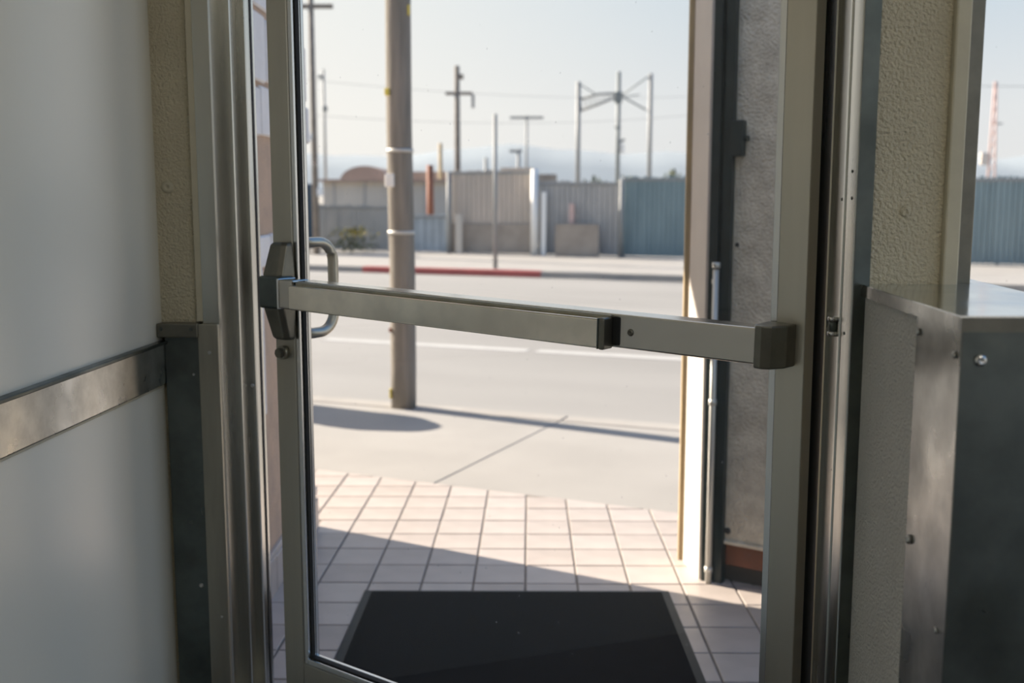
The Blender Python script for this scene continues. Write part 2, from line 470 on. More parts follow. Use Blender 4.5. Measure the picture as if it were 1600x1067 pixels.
hp = tube('pivot_hinge', [(0.495, 1.656, 1.084), (0.495, 1.656, 1.106)], 0.0065, M['dark_steel'], FR, 12)
tube('hinge_knob', [(0.495, 1.656, 1.080), (0.495, 1.656, 1.087)], 0.0085, M['alu_bright'], hp, 12)
tube('hinge_knob', [(0.495, 1.656, 1.103), (0.495, 1.656, 1.110)], 0.0085, M['alu_bright'], hp, 12)
prism('header', [fw(-0.07, 0.0), fw(1.43, 0.0), fw(1.43, -0.11), fw(-0.07, -0.11)], 2.25, 2.33, M['alu'], FR)
prism('overdoor_panel', [fw(-0.09, -0.02), fw(1.45, -0.02), fw(1.45, -0.11), fw(-0.09, -0.11)], 2.33, 2.72, M['cream_paint'], FR)
prism('threshold', [fw(-0.01, 0.06), fw(1.30, 0.06), fw(1.30, -0.12), fw(-0.01, -0.12)], -0.06, 0.012, M['alu_dull'], FR)

# ------------------------------------------------------------------ the door, standing slightly open
DR = empty('door_1', (0.460, 1.636, 0), R(143.0))
tag(DR, 'glazed aluminium door with a push bar, standing slightly open', 'door', kind=S_)
ls = box('latch_stile', 1.170, 1.232, -0.038, 0.0, 0.03, 2.22, M['alu'], DR, 0.0015)
hs = box('hinge_stile', 0.013, 0.060, -0.036, 0.0, 0.03, 2.22, M['alu'], DR, 0.0015)
br_ = box('bottom_rail', 0.060, 1.170, -0.038, 0.0, 0.03, 0.236, M['alu'], DR, 0.0015)
box('top_rail', 0.060, 1.170, -0.038, 0.0, 2.10, 2.22, M['alu'], DR, 0.0015)
# glazing beads inside and outside of the gasket
def bead_set(y0, y1, w, m, nm, inset):
    box(nm, 1.170 - inset - w, 1.170 - inset, y0, y1, 0.236, 2.10, m, DR, 0.0015)
    box(nm, 0.060 + inset, 0.060 + inset + w, y0, y1, 0.236, 2.10, m, DR, 0.0015)
    box(nm, 0.060 + inset + w, 1.170 - inset - w, y0, y1, 0.236 + inset, 0.236 + inset + w, m, DR, 0.0015)
bead_set(-0.030, -0.003, 0.012, M['alu_bright'], 'glazing_bead', 0.0)
bead_set(-0.023, -0.011, 0.0035, M['gasket'], 'gasket', 0.012)
bead_set(-0.037, -0.0275, 0.0135, M['alu_bright'], 'outer_bead', 0.0)
gp = box('glass_pane', 0.066, 1.164, -0.0278, -0.0228, 0.242, 2.10, M['glass'], DR)
gp['label'] = 'clear door glass with a few dust specks'
# lock cylinder
cy = tube('lock_cylinder', [(1.204, 0.0, 0.950), (1.204, 0.010, 0.950)], 0.0155, M['alu_dull'], DR, 20)
tube('thumb_turn', [(1.204, 0.009, 0.950), (1.204, 0.020, 0.950)], 0.0105, M['cast'], cy, 8, smooth=False)
# pull handle on the street side
def arc_handle():
    x, y0, y1, z0, z1, rr = 1.208, -0.037, -0.155, 0.983, 1.188, 0.045
    p = [(x, y0, z1)]
    for k in range(9):
        a = math.pi / 2 * k / 8
        p.append((x, y1 + rr - rr * math.sin(a), z1 - rr + rr * math.cos(a)))
    for k in range(9):
        a = math.pi / 2 * k / 8
        p.append((x, y1 + rr - rr * math.cos(a), z0 + rr - rr * math.sin(a)))
    p.append((x, y0, z0))
    return p
tube('pull_handle', arc_handle(), 0.0122, M['alu'], DR, 14)['label'] = 'round D-shaped pull handle on the street side'

# push bar: its own axis tilts a little, as mounted
TILT = R(-1.15)
EB = box('push_bar', 0.0, 1.035, 0.006, 0.054, -0.0285, 0.0285, M['stainless'], DR, 0.003)
EB.location = (0.064, 0, 1.0665)
EB.rotation_euler = (0, TILT, 0)
EB['label'] = 'satin steel push bar across the door glass'
# front cover seam (upper lip) of the housing
box('cover_lip', 0.262, 1.032, 0.050, 0.060, 0.020, 0.0262, M['alu_dull'], EB, 0.0015)
pad_bm = bmesh.new()
b_box(pad_bm, 0.272, 1.034, 0.050, 0.079, -0.0295, 0.0205, 0.0035, 3)
pd = fin('push_pad', pad_bm, M['pad'], EB)
pd['label'] = 'fingerprint-smudged steel push pad'
box('pad_end_cap', 0.262, 0.2735, 0.050, 0.081, -0.0310, 0.0225, M['cast'], EB, 0.0035, 3)
box('pad_seam', 0.2735, 0.2765, 0.060, 0.0803, -0.0302, 0.0213, M['dark_steel'], EB, 0.001)
bm = bmesh.new()
b_box(bm, 0.2445, 0.264, 0.046, 0.0552, -0.0255, 0.0245, 0.004, 3)
fin('pad_recess', bm, M['black'], EB)
screw('dogging_screw', EB, (0.2265, 0.0538, -0.0005), (0, 1, 0), 0.0062, M['cast'])
# hinge side end cap with chamfered nose
bm = bmesh.new()
b_prism(bm, [(0.012, 0.0), (0.012, 0.047), (0.006, 0.058), (-0.006, 0.062), (-0.020, 0.056), (-0.034, 0.030), (-0.036, 0.0)], -0.0335, 0.0335)
bmesh.ops.recalc_face_normals(bm, faces=bm.faces)
bmesh.ops.bevel(bm, geom=[e for e in bm.edges if abs(e.verts[0].co.z - e.verts[1].co.z) < 1e-5], offset=0.003, segments=2, affect='EDGES', profile=0.5)
ec = fin('end_cap', bm, M['cast'], EB)
# latch case, boat shaped: low at both ends, standing out in the middle
def latch_case():
    bm = bmesh.new()
    # (z, x_half_width, y_front, y_side)
    prof = [(-0.106, 0.021, 0.020), (-0.100, 0.0245, 0.026), (-0.038, 0.029, 0.044), (0.038, 0.029, 0.044), (0.100, 0.0245, 0.026), (0.106, 0.021, 0.020)]
    rings = []
    for z, w, y in prof:
        ch = 0.010
        rings.append([bm.verts.new(c) for c in ((-w, 0, z), (-w, max(0.004, y - ch), z), (-w + ch, y, z), (w - ch * 0.6, y, z), (w, max(0.004, y - ch * 0.6), z), (w, 0, z))])
    for a, b in zip(rings, rings[1:]):
        for k in range(6):
            bm.faces.new((a[k], a[(k + 1) % 6], b[(k + 1) % 6], b[k]))
    bm.faces.new(rings[0]); bm.faces.new(rings[-1][::-1])
    bmesh.ops.recalc_face_normals(bm, faces=bm.faces)
    bmesh.ops.bevel(bm, geom=list(bm.edges), offset=0.0022, segments=2, affect='EDGES', profile=0.5, clamp_overlap=True)
    return bm
lc = fin('latch_case', latch_case(), M['cast'], DR)
lc.location = (1.192, 0, 1.0865)
lc['label'] = 'boat-shaped latch case on the latch stile'
lh = box('latch_head', -0.040, 0.031, 0.010, 0.053, -0.035, 0.035, M['dark_steel'], lc, 0.006, 3)
box('head_seam', -0.0445, -0.0385, 0.012, 0.0625, -0.0325, 0.0325, M['alu_bright'], lc, 0.002)
box('pad_cuff', -0.088, -0.044, 0.012, 0.0615, -0.0310, 0.0310, M['stainless'], lc, 0.004, 3)

# ------------------------------------------------------------------ half wall with metal cap on the right
HW = empty('half_wall', (0.50, 1.17, 0))
tag(HW, 'low partition with shiny metal cap right of the door', 'half wall', kind=S_)
def hw(name, *a, **k):
    o = box(name, *a, **k)
    o.parent = HW
    o.location = (-0.50, -1.17, 0)
    return o
HWP = [(0.496, 1.178), (0.80, 1.178), (0.80, 1.590), (0.518, 1.590)]
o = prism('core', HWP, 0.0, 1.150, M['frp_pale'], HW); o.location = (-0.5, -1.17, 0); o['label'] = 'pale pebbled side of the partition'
bm = bmesh.new()
# cap: flat top, folded skirt
capo = [(0.488, 1.170), (0.86, 1.1715), (0.86, 1.40), (0.690, 1.437), (0.711, 1.672), (0.677, 1.672), (0.677, 1.588), (0.511, 1.584)]
b_prism(bm, capo, 1.1645, 1.1665)
bmesh.ops.recalc_face_normals(bm, faces=bm.faces)
cp = fin('cap', bm, M['cap'], HW); cp.location = (-0.5, -1.17, 0); cp['label'] = 'sky-reflecting sheet metal cap'
def skirt(p, q, w=0.0016, z0=1.148, z1=1.1655):
    p, q = Vector(p), Vector(q)
    d = (q - p).normalized(); n = Vector((-d.y, d.x)) * w
    return [tuple(p), tuple(q), tuple(q + n), tuple(p + n)], z0, z1
for nm, p, q, z0 in (('cap_skirt', (0.5105, 1.584), (0.4880, 1.1702), 1.1490), ('cap_skirt', (0.4880, 1.1702), (0.86, 1.1717), 1.1485)):
    pts, a, b = skirt(p, q, z0=z0)
    o = prism(nm, pts, a, b, M['galv'] if p[0] > 0.5 else M['cast'], HW); o.location = (-0.5, -1.17, 0)
# corner guard: two legs of folded sheet
pts = [(0.5015, 1.330), (0.4935, 1.1755), (0.4955, 1.1755), (0.5035, 1.330)]
o = prism('corner_guard', pts, 0.0, 1.1485, M['galv'], HW); o.location = (-0.5, -1.17, 0); o['label'] = 'galvanised corner guard with rivets'
cg = o
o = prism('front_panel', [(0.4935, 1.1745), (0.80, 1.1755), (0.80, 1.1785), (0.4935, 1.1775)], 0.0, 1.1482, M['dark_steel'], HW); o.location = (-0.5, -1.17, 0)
o['label'] = 'dark sheet steel end of the partition'
sn = Vector((-1, 0.05, 0))
for (x, y, z, r) in ((0.5000, 1.318, 1.130, 0.0036), (0.4936, 1.192, 1.120, 0.0032), (0.4995, 1.312, 0.868, 0.0048), (0.4940, 1.200, 0.795, 0.003)):
    screw('rivet', HW, (x - 0.5012, y - 1.17, z), sn, r * 1.3, M['galv'])
screw('bolt', HW, (0.5145 - 0.5, 1.1735 - 1.17, 1.117), (0, -1, 0), 0.0072, M['alu_bright'])

# ------------------------------------------------------------------ entry paving outside (falls gently to the street)
RN = R(2.03)
def rampz(y): return 0.04 - math.tan(RN) * y
AX = R(-0.95)                         # tile columns run almost along the view
ca, sa = math.cos(AX), math.sin(AX)
TW, TD = 0.1862, 0.2112
ox, oy = -0.511, 3.739
EP = prism('entry_paving', [(-0.86, 2.30), (0.42, 1.78), (2.4, 1.90), (2.4, 3.90), (0.627, 4.785), (-2.2, 6.19), (-2.2, 4.50), (-0.86, 4.50)], -0.05, 0.0, M['grout'])
for v in EP.data.vertices: v.co.z += rampz(v.co.y) - 0.0045
tag(EP, 'entry paving of pinkish tiles in dark grout outside the door', 'paving', kind=S_)
def clip(poly, a, b, c):
    out = []
    for i, p in enumerate(poly):
        q = poly[(i + 1) % len(poly)]
        dp, dq = a * p[0] + b * p[1] + c, a * q[0] + b * q[1] + c
        if dp >= 0: out.append(p)
        if (dp >= 0) != (dq >= 0):
            t = dp / (dp - dq)
            out.append((p[0] + (q[0] - p[0]) * t, p[1] + (q[1] - p[1]) * t))
    return out
def t2w(i, j): return (ox + i * ca - j * sa, oy + i * sa + j * ca)
tile_me = {}
for ci in range(-8, 11):
    for rj in range(-9, 12):
        i0, i1, j0, j1 = ci * TW + 0.004, (ci + 1) * TW - 0.004, rj * TD + 0.004, (rj + 1) * TD - 0.004
        poly = [t2w(i0, j0), t2w(i1, j0), t2w(i1, j1), t2w(i0, j1)]
        cxm, cym = t2w((i0 + i1) / 2, (j0 + j1) / 2)
        pc = poly
        for pl in ((1, 0, 0.832 if cym < 4.50 else 2.1), (-0.4977, -1, 5.080), (0.566, 0.824, -1.74), (-1, 0, 2.3)):
            pc = clip(pc, *pl)
            if len(pc) < 3: break
        if len(pc) < 3: continue
        if (cxm > 0.66 and cym < 1.95): continue
        area = abs(sum(pc[k][0] * pc[(k + 1) % len(pc)][1] - pc[(k + 1) % len(pc)][0] * pc[k][1] for k in range(len(pc)))) / 2
        if area < 0.002: continue
        mt = random.choice(('tile', 'tile', 'tile_b', 'tile_c', 'tile'))
        whole = abs(area - (TW - 0.008) * (TD - 0.008)) < 1e-5
        if whole and mt in tile_me:
            me = tile_me[mt]
            o = bpy.data.objects.new('tile', me); C.objects.link(o); o.parent = EP
        else:
            bm = bmesh.new()
            b_prism(bm, [(p[0] - cxm, p[1] - cym) for p in pc], -0.010, 0.0)
            for v in bm.verts: v.co.z += -math.tan(RN) * v.co.y
            bmesh.ops.recalc_face_normals(bm, faces=bm.faces)
            top = [e for e in bm.edges if all(v.co.z > -0.0085 for v in e.verts)]
            bmesh.ops.bevel(bm, geom=top, offset=0.0016, segments=1, affect='EDGES', clamp_overlap=True)
            o = fin('tile', bm, M[mt], EP)
            if whole: tile_me[mt] = o.data
        o.location = (cxm, cym, rampz(cym) + random.uniform(-0.0008, 0.0008))

# door mat
MT = empty('door_mat', (0.012, 3.10, rampz(3.10)))
MT.rotation_euler = (-RN, 0, R(-0.4))
tag(MT, 'black ribbed door mat on the tiles outside the door', 'door mat')
o = box('mat_border', -0.533, 0.533, -0.47, 0.535, 0.0008, 0.006, M['matedge'], MT, 0.002)
o = box('mat_pile', -0.505, 0.505, -0.442, 0.510, 0.004, 0.011, M['matrub'], MT, 0.003)

# ------------------------------------------------------------------ outside wall on the left of the entry
WO = empty('wall_outside', (-0.835, 2.55, 0))
tag(WO, 'tan plastered entry wall with whitewashed stones, left of the door', 'wall', kind=S_)
def wo(name, *a, **k):
    o = box(name, *a, **k); o.parent = WO; o.location = (0.835, -2.55, 0); return o
wo('plaster_wall', -4.6, -0.845, 2.62, 4.50, -0.3, 2.9, M['stucco_pink'])
zrow = [(1.04, 1.17), (1.48, 1.66), (1.66, 1.90), (1.90, 2.12), (2.12, 2.36), (2.36, 2.58)]
stones = []
for r, (z0, z1) in enumerate(zrow):
    y = 2.66 + 0.13 * (r % 2)
    while y < 4.44:
        l = random.uniform(0.17, 0.34)
        y1 = min(y + l, 4.49)
        if y1 - y > 0.06:
            stones.append((y, y1, z0 + random.uniform(0, .02), z1 - random.uniform(0.008, .03), 'whitestone' if random.random() < 0.72 else 'brownstone'))
        y = y1 + random.uniform(0.012, 0.03)
for (y0, y1, z0, z1, mt) in stones:
    if z0 < 1.3 and random.random() < 0.6: continue
    wo('stone', -0.85, -0.832 + random.uniform(-0.004, 0.006), y0, y1, z0, z1, M[mt], bev=0.006, seg=1)
# plaster rib and base course
wo('plaster_strip', -0.85, -0.838, 3.52, 3.85, 0.20, 1.04, M['stucco_pink'], bev=0.006)
wo('plaster_strip', -0.85, -0.834, 3.53, 3.62, 0.55, 1.12, M['whitestone'], bev=0.006)
y = 2.64
while y < 4.44:
    y1 = min(y + 0.205, 4.495)
    zz = rampz((y + y1) / 2)
    wo('base_tile', -0.85, -0.826, y, y1 - 0.006, zz - 0.03, zz + 0.125, M['tile_c'], bev=0.004)
    y = y1
wo('base_ledge', -0.85, -0.832, 2.64, 4.495, 0.02, 0.055, M['tile_b'], bev=0.004)

CN = box('shade_canopy', -4.6, -0.30, 4.51, 5.60, 2.60, 2.72, M['cream_wall'], None, 0.01)  # unseen slab added so the upper part of the pier falls in shade
tag(CN, 'flat canopy added above the view to shade the upper pier', 'canopy', kind=S_)

# ------------------------------------------------------------------ pier on the right of the entry
PR = empty('entry_pier', (0.69, 3.77, -0.1), R(-34.5))
tag(PR, 'stuccoed pier with dark gate channel, seen through the door glass', 'pier', kind=S_)
# local x runs right along the stucco face, local +y away from the camera
def pr(name, *a, **k):
    return box(name, *a, parent=PR, **k)
pr('stucco_face', 0.06, 0.72, 0.02, 0.26, 0.16, 2.72, M['stucco'])
pr('base_core', 0.06, 0.72, 0.055, 0.25, -0.06, 0.16, M['base_shade_stud'])  # near-black colour paints the shadow in the recess below the tiles
for k in range(3):
    pr('terracotta_tile', 0.075 + k * 0.21, 0.075 + k * 0.21 + 0.204, 0.028, 0.055, 0.072, 0.155, M['terra'], bev=0.003)
pr('base_ledge', 0.06, 0.72, 0.012, 0.03, 0.152, 0.166, M['stucco'], bev=0.003)
# side face of the pier (cream), turned towards the entry
def pw(x, y): return (x, y)
side = prism('cream_side', [(0.677, 3.775), (0.70, 3.76), (0.765, 3.83), (0.80, 4.02), (0.655, 4.02)], -0.15, 2.72, M['cream_wall'], PR)
side.matrix_parent_inverse = (Matrix.Translation((0.69, 3.77, -0.1)) @ Matrix.Rotation(R(-34.5), 4, 'Z')).inverted()
tr = prism('edge_trim', [(0.658, 4.0), (0.640, 4.010), (0.640, 4.034), (0.80, 4.034), (0.80, 4.018), (0.66, 4.018)], -0.15, 2.72, M['tan_wood'], PR)
tr.matrix_parent_inverse = side.matrix_parent_inverse.copy()
# gate channel
ch = prism('gate_channel', [(0.0, 0.0), (0.0, -0.012), (0.030, -0.012), (0.030, 0.012), (0.044, 0.012), (0.044, -0.006), (0.075, -0.006), (0.075, 0.03), (0.0, 0.03)], -0.02, 2.72, M['green_steel'], PR)
tube('gate_rod', [(0.034, -0.024, 0.0), (0.034, -0.024, 1.135)], 0.0115, M['rod'], PR, 10)
for z in (0.05, 0.66, 1.14):
    tube('rod_clip', [(0.034, -0.024, z), (0.034, -0.024, z + 0.02)], 0.0145, M['rod'], PR, 8)
tube('rod_clip', [(0.024, -0.012, 1.085), (0.024, -0.012, 1.10)], 0.010, M['rod'], PR, 8)
gl = pr('gate_latch', 0.070, 0.112, -0.014, 0.03, 1.52, 1.64, M['green_steel'], bev=0.004)
pr('latch_bolt', 0.108, 0.125, 0.0, 0.02, 1.572, 1.588, M['green_steel'], bev=0.002)
screw('wall_stud', PR, (0.090, 0.02, 1.22), (0, -1, 0), 0.008, M['base_shade_stud'])
screw('wall_stud', PR, (0.085, 0.02, 0.20), (0, -1, 0), 0.012, M['base_shade_stud'])

# ------------------------------------------------------------------ street: s along, t across (street frame)
SA = R(-21.3)
def st(s, t, z=0.0):
    return Vector((s * math.cos(SA) - t * math.sin(SA), s * math.sin(SA) + t * math.cos(SA), z))
def swz(t): return -0.168 - 0.036 * (t - 4.75)
GR = box('ground', -400, 400, -200, 900, -0.9, -0.46, M['soil'])
tag(GR, 'dry flat ground under street and yards', 'ground', kind=S_)
SW = empty('sidewalk', (0, 0, 0), SA)
tag(SW, 'pale concrete sidewalk beyond the entry tiles', 'sidewalk', kind=S_)
js = [-12.0, -9.5, -7.12, -4.72, -2.32, 0.08, 2.48, 4.88, 7.3, 10.0]
def slab(name, s0, s1, t0, t1, m, zf=swz, th=0.12):
    bm = bmesh.new()
    b_prism(bm, [(s0, t0), (s1, t0), (s1, t1), (s0, t1)], -th, 0.0)
    for v in bm.verts: v.co.z += zf(v.co.y)
    bmesh.ops.recalc_face_normals(bm, faces=bm.faces)
    bmesh.ops.bevel(bm, geom=[e for e in bm.edges], offset=0.004, segments=1, affect='EDGES', clamp_overlap=True)
    return fin(name, bm, m, SW)
for a, b in zip(js, js[1:]):
    slab('slab', a + 0.003, b - 0.003, 1.2 if a > 2.4 else 4.15, 6.83, M['concrete'])
slab('slab', 0.0, 12.0, -3.0, 1.2, M['concrete'])
slab('bed', -12, 10, 4.0, 6.9, M['grout'], zf=lambda t: swz(t) - 0.02, th=0.2)
for a, b in zip(js, js[1:]):
    slab('curb', a + 0.005, b - 0.005, 6.86, 7.04, M['curb'], zf=lambda t: swz(6.86), th=0.3)
RD = box('road', -60, 60, 7.04, 19.9, -0.6, -0.36, M['asphalt'])
RD.rotation_euler = (0, 0, SA)
tag(RD, 'sun-bleached grey asphalt street', 'road', kind=S_)
for a, b in ((-14, -7.6), (-6.4, -3.95), (-3.85, 0.0), (1.2, 7)):
    box('lane_line', a, b, 10.50, 10.70, -0.362, -0.3565, M['line'], RD)
box('gutter', -60, 60, 7.04, 7.4, -0.362, -0.355, M['curb'], RD)
FS = box('far_sidewalk', -60, 60, 20.02, 25.6, -0.6, -0.24, M['concrete'])
FS.rotation_euler = (0, 0, SA)
tag(FS, 'pale sidewalk along the far side of the street', 'sidewalk', kind=S_)
box('curb', -60, -11.1, 19.88, 20.04, -0.6, -0.235, M['curb'], FS, 0.01)
rc = box('red_curb', -11.1, -7.15, 19.86, 20.05, -0.6, -0.232, M['red_paint'], FS, 0.015)
rc['label'] = 'faded red painted curb stretch'
box('curb', -7.15, 60, 19.88, 20.04, -0.6, -0.235, M['curb'], FS, 0.01)

# ------------------------------------------------------------------ utility pole on the sidewalk
UP = empty('utility_pole', (-0.785, 7.70, -0.24))
tag(UP, 'thick weathered wooden utility pole at the near curb', 'utility pole')
bm = bmesh.new()
zs = [-0.1, 0.3, 1, 2, 3, 4.5, 6, 8]
b_tube(bm, [(0.006 * math.sin(z * 2.1), 0, z) for z in zs], [0.092 - 0.0012 * z for z in zs], 20)
sh = fin('shaft', bm, M['pole'], UP)
for p in sh.data.polygons: p.use_smooth = len(p.vertices) == 4
for z in (1.257, 1.827):
    tube('steel_band', [(0, 0, z - 0.012), (0, 0, z + 0.012)], 0.0945, M['band'], UP, 20)
box('tag', -0.10, -0.035, -0.096, -0.080, 1.575, 1.665, M['white'], UP, 0.012)
box('yellow_marker', -0.095, -0.06, -0.085, -0.065, 2.20, 2.25, M['yellow'], UP, 0.006)
box('yellow_marker', 0.070, 0.086, -0.06, -0.045, 2.74, 2.81, M['yellow'], UP, 0.004)
box('yellow_marker', -0.096, -0.08, -0.06, -0.03, 0.07, 0.14, M['yellow'], UP, 0.004)
box('orange_marker', -0.093, -0.075, -0.055, -0.035, 0.55, 0.58, M['orange'], UP, 0.004)

TB = empty('shadow_bin', (-2.35, 7.98, -0.25))  # hidden bin, added for the soft shadow beside the pole
tag(TB, 'unseen round bin added at the near curb to cast a shadow', 'waste bin')
tube('body', [(0, 0, 0), (0, 0, 0.85)], [0.26, 0.30], M['green_steel'], TB, 18)
tube('lid', [(0, 0, 0.85), (0, 0, 0.95), (0, 0, 1.08), (0, 0, 1.12)], [0.315, 0.31, 0.20, 0.05], M['steel_far'], TB, 18)

# ------------------------------------------------------------------ far side of the street
FT = 25.2
def onfence(px, py, t=FT):
    """point where the photograph's pixel meets the upright plane of the fence line"""
    n = Vector((-math.sin(SA), math.cos(SA), 0))
    d = ray(px, py); c = Vector((0, 0, CAMZ))
    return c + d * ((t - c.dot(n)) / d.dot(n))
def s_of(px, py=330, t=FT):
    p = onfence(px, py, t); return p.x * math.cos(SA) + p.y * math.sin(SA)
def z_of(px, py, t=FT): return onfence(px, py, t).z

def fence(name, label, px0, px1, ytop, m, pitch=0.13, t=FT, rail=True, band=None, group='fences across the street'):
    s0, s1 = s_of(px0, 330, t), s_of(px1, 330, t)
    zt = z_of((px0 + px1) / 2, ytop, t)
    F = empty(name, st(s0, t, -0.24), SA)
    tag(F, label, 'fence', group)
    bm = bmesh.new()
    n = int((s1 - s0) / pitch)
    w = (s1 - s0) / n
    for k in range(n):
        dz = random.uniform(-0.03, 0.02)
        b_box(bm, k * w + 0.012, (k + 1) * w - 0.012, random.uniform(-0.01, 0.01), 0.03, 0.02, zt + 0.24 + dz)
    o = fin('slats', bm, m, F); o['kind'] = 'stuff'
    box('backing_sheet', 0, s1 - s0, 0.03, 0.045, 0.04, zt + 0.2, m, F)
    k = 0.0
    while k <= s1 - s0 + 0.01:
        tube('post', [(k, 0.09, -0.1), (k, 0.09, zt + 0.24)], 0.03, M['steel_far'], F, 8)
        k += max(2.0, (s1 - s0) / max(1, round((s1 - s0) / 2.6)))
    box('top_rail', 0, s1 - s0, -0.02, 0.08, zt + 0.14, zt + 0.20, M['steel_far'] if rail else m, F)
    if band:
        bz = z_of((px0 + px1) / 2, band, t)
        box('lower_boards', 0.02, s1 - s0 - 0.02, -0.07, -0.02, 0.03, bz + 0.24, M['brownfence'], F)
    return F
fence('slat_fence', 'grey slat fence at far left, behind yellow flowers', 440, 606, 320, M['greyfence'])
fence('slat_fence', 'tan slat fence with brown lower boards across the street', 706, 832, 266, M['tanfence'], band=350)
fence('slat_fence', 'grey panel fence between white post and teal fence', 842, 966, 283, M['greyfence'])
fence('corrugated_fence', 'dark teal corrugated fence across the street, right of gantry', 974, 1072, 276, M['teal'], 0.11)
fence('corrugated_fence', 'dark teal corrugated fence seen through the right window', 1380, 1760, 276, M['teal'], 0.11)
fence('low_gate', 'faded blue low gate behind the utility pole', 640, 700, 335, M['bluefence'], 0.2)

# white post between fences
def upright(name, label, cat, px, y0, y1, Y, w, m, group=None, base=None):
    p = at(px, y1, Y); q = at(px, y0, Y)
    z0 = base if base is not None else p.z
    o = tube(name, [(0, 0, 0), (0, 0, q.z - z0)], [w, w * 0.85], m, None, 10)
    o.location = (p.x, p.y, z0)
    return tag(o, label, cat, group)
def street_y(px, t):
    p = onfence(px, 330, t); return p.y
upright('fence_post', 'white fence post between tan and grey fences', 'post', 835, 264, 397, street_y(835, 25.0), 0.10, M['white'], base=-0.25)
upright('fence_post', 'grey fence post between grey and teal fences', 'post', 970, 280, 403, street_y(970, 25.0), 0.06, M['steel_far'], base=-0.25)
upright('marker_post', 'orange-red post standing behind the low blue gate', 'post', 673, 258, 372, street_y(673, 25.6), 0.10, M['orange'], base=-0.46)
upright('marker_post', 'grey-blue post at the left end of tan fence', 'post', 702, 268, 395, street_y(702, 25.0), 0.06, M['steel_far'], base=-0.25)
SG = upright('sign_post', 'thin grey street sign post behind the red curb', 'sign post', 774, 178, 432, street_y(774, 20.3), 0.045, M['steel_far'], base=-0.24)

# shed, roof and clutter behind the left fence
def ybox(name, label, cat, px0, px1, y0, y1, Y, depth, m, bev=0.0):
    a, b = at(px0, y1, Y), at(px1, y0, Y)
    o = box(name, 0, b.x - a.x, 0, depth, 0, b.z + 0.46, m, None, bev)
    o.location = (a.x, Y, -0.46)
    return tag(o, label, cat)
SH = empty('shed', (at(505, 300, 34).x, 34, -0.46))
tag(SH, 'pale shed behind the grey slat fence at left', 'shed')
shx = at(700, 300, 34).x - at(505, 300, 34).x
shz = at(600, 284, 34).z + 0.46
box('wall', 0, shx, 0, 3, 0, shz, M['pale_shed'], SH)
for k in range(4):
    box('wall_batten', 0.3 + k * 0.95, 0.36 + k * 0.95, -0.04, 0.0, 0, shz, M['greyfence'], SH)
box('eave', -0.1, shx + 0.1, -0.2, 3.1, shz, shz + 0.08, M['roof_red'], SH)
RF = empty('barrel_roof_building', (at(570, 300, 46).x, 46, -0.46))
tag(RF, 'low building with rusty arched roof beyond the shed', 'building')
hw_ = (at(606, 300, 46).x - at(528, 300, 46).x) / 2
zt_, zb_ = at(570, 259, 46).z + 0.46, at(570, 284, 46).z + 0.46
pts = [(hw_ * math.cos(a), zb_ + (zt_ - zb_) * math.sin(a)) for a in [math.pi * k / 12 for k in range(13)]]
bm = bmesh.new(); b_prism(bm, pts, 0, 5)
bm.transform(Matrix.Rotation(math.pi / 2, 4, 'X') @ Matrix.Scale(-1, 4, (0, 0, 1)))
fin('arched_roof', bm, M['roof_red'], RF)
box('wall', -hw_ * 0.96, hw_ * 0.96, 0.1, 4.9, 0, zb_, M['pale_shed'], RF)
ybox('shed', 'low tan shed roof showing above the tan fence', 'shed', 782, 832, 262, 300, 40, 3, M['tanfence'])
ybox('shed', 'long low dark roof behind the grey slat fence', 'shed', 640, 706, 268, 300, 44, 3, M['roof_red'])
ybox('shed', 'dark low shed behind the grey panel fence', 'shed', 838, 870, 272, 300, 38, 3, M['brownfence'])

def lean(name, label, cat, px0, px1, y0, y1, m, t=25.0):
    s0, s1 = s_of(px0, 340, t), s_of(px1, 340, t)
    zt, zb = z_of((px0 + px1) / 2, y0, t), max(-0.24, z_of((px0 + px1) / 2, y1, t))
    zb = -0.24
    o = box(name, 0, s1 - s0, -0.03, 0.03, 0, zt - zb, m, None, 0.01)
    o.location = st(s0, t, zb)
    o.rotation_euler = (R(-1.0), 0, SA)
    return tag(o, label, cat)
lean('leaning_board', 'pale narrow board leaning on grey panel fence near white post', 'board', 846, 853, 300, 392, M['white'])
lean('leaning_board', 'low dark board leaning on the grey panel fence', 'board', 868, 936, 350, 392, M['brownfence'], 24.86)
lean('leaning_board', 'rosy narrow board leaning on the grey panel fence', 'board', 889, 897, 318, 392, M['pink'])
lean('leaning_board', 'low grey board at the foot of the tan fence', 'board', 712, 722, 335, 392, M['pale_shed'], 24.9)
def shrub(label, px, ytop, Y, w, n):
    p = at(px, ytop, Y)
    E_ = empty('shrub', (p.x, Y, -0.46))
    tag(E_, label, 'shrub', 'shrubs behind the fences')
    b_ = bmesh.new()
    H = p.z + 0.46
    for k in range(n):
        a, r = random.uniform(0, 6.28), w * math.sqrt(random.random())
        z = H * (1 - 0.55 * (r / w) ** 2) * random.uniform(0.45, 1.0)
        c = Vector((r * math.cos(a), r * math.sin(a) * 0.6, z))
        d = Vector((random.uniform(-1, 1), random.uniform(-1, 1), random.uniform(-0.3, 1))).normalized() * 0.16
        q = d.cross(Vector((0.3, 0.5, 0.8))).normalized() * 0.05
        b_.faces.new([b_.verts.new(v) for v in (c, c + d * .5 + q, c + d, c + d * .5 - q)])
    o = fin('foliage', b_, M['leaf'], E_); o['kind'] = 'stuff'
    tube('stem', [(0, 0, 0), (0.03, 0, H * 0.7)], [0.05, 0.02], M['pole_far'], E_, 6)
shrub('dark shrub above the left end of the teal fence', 984, 268, 31, 0.42, 500)
shrub('dark shrub above the teal fence beside the pier', 1052, 266, 35, 0.70, 900)
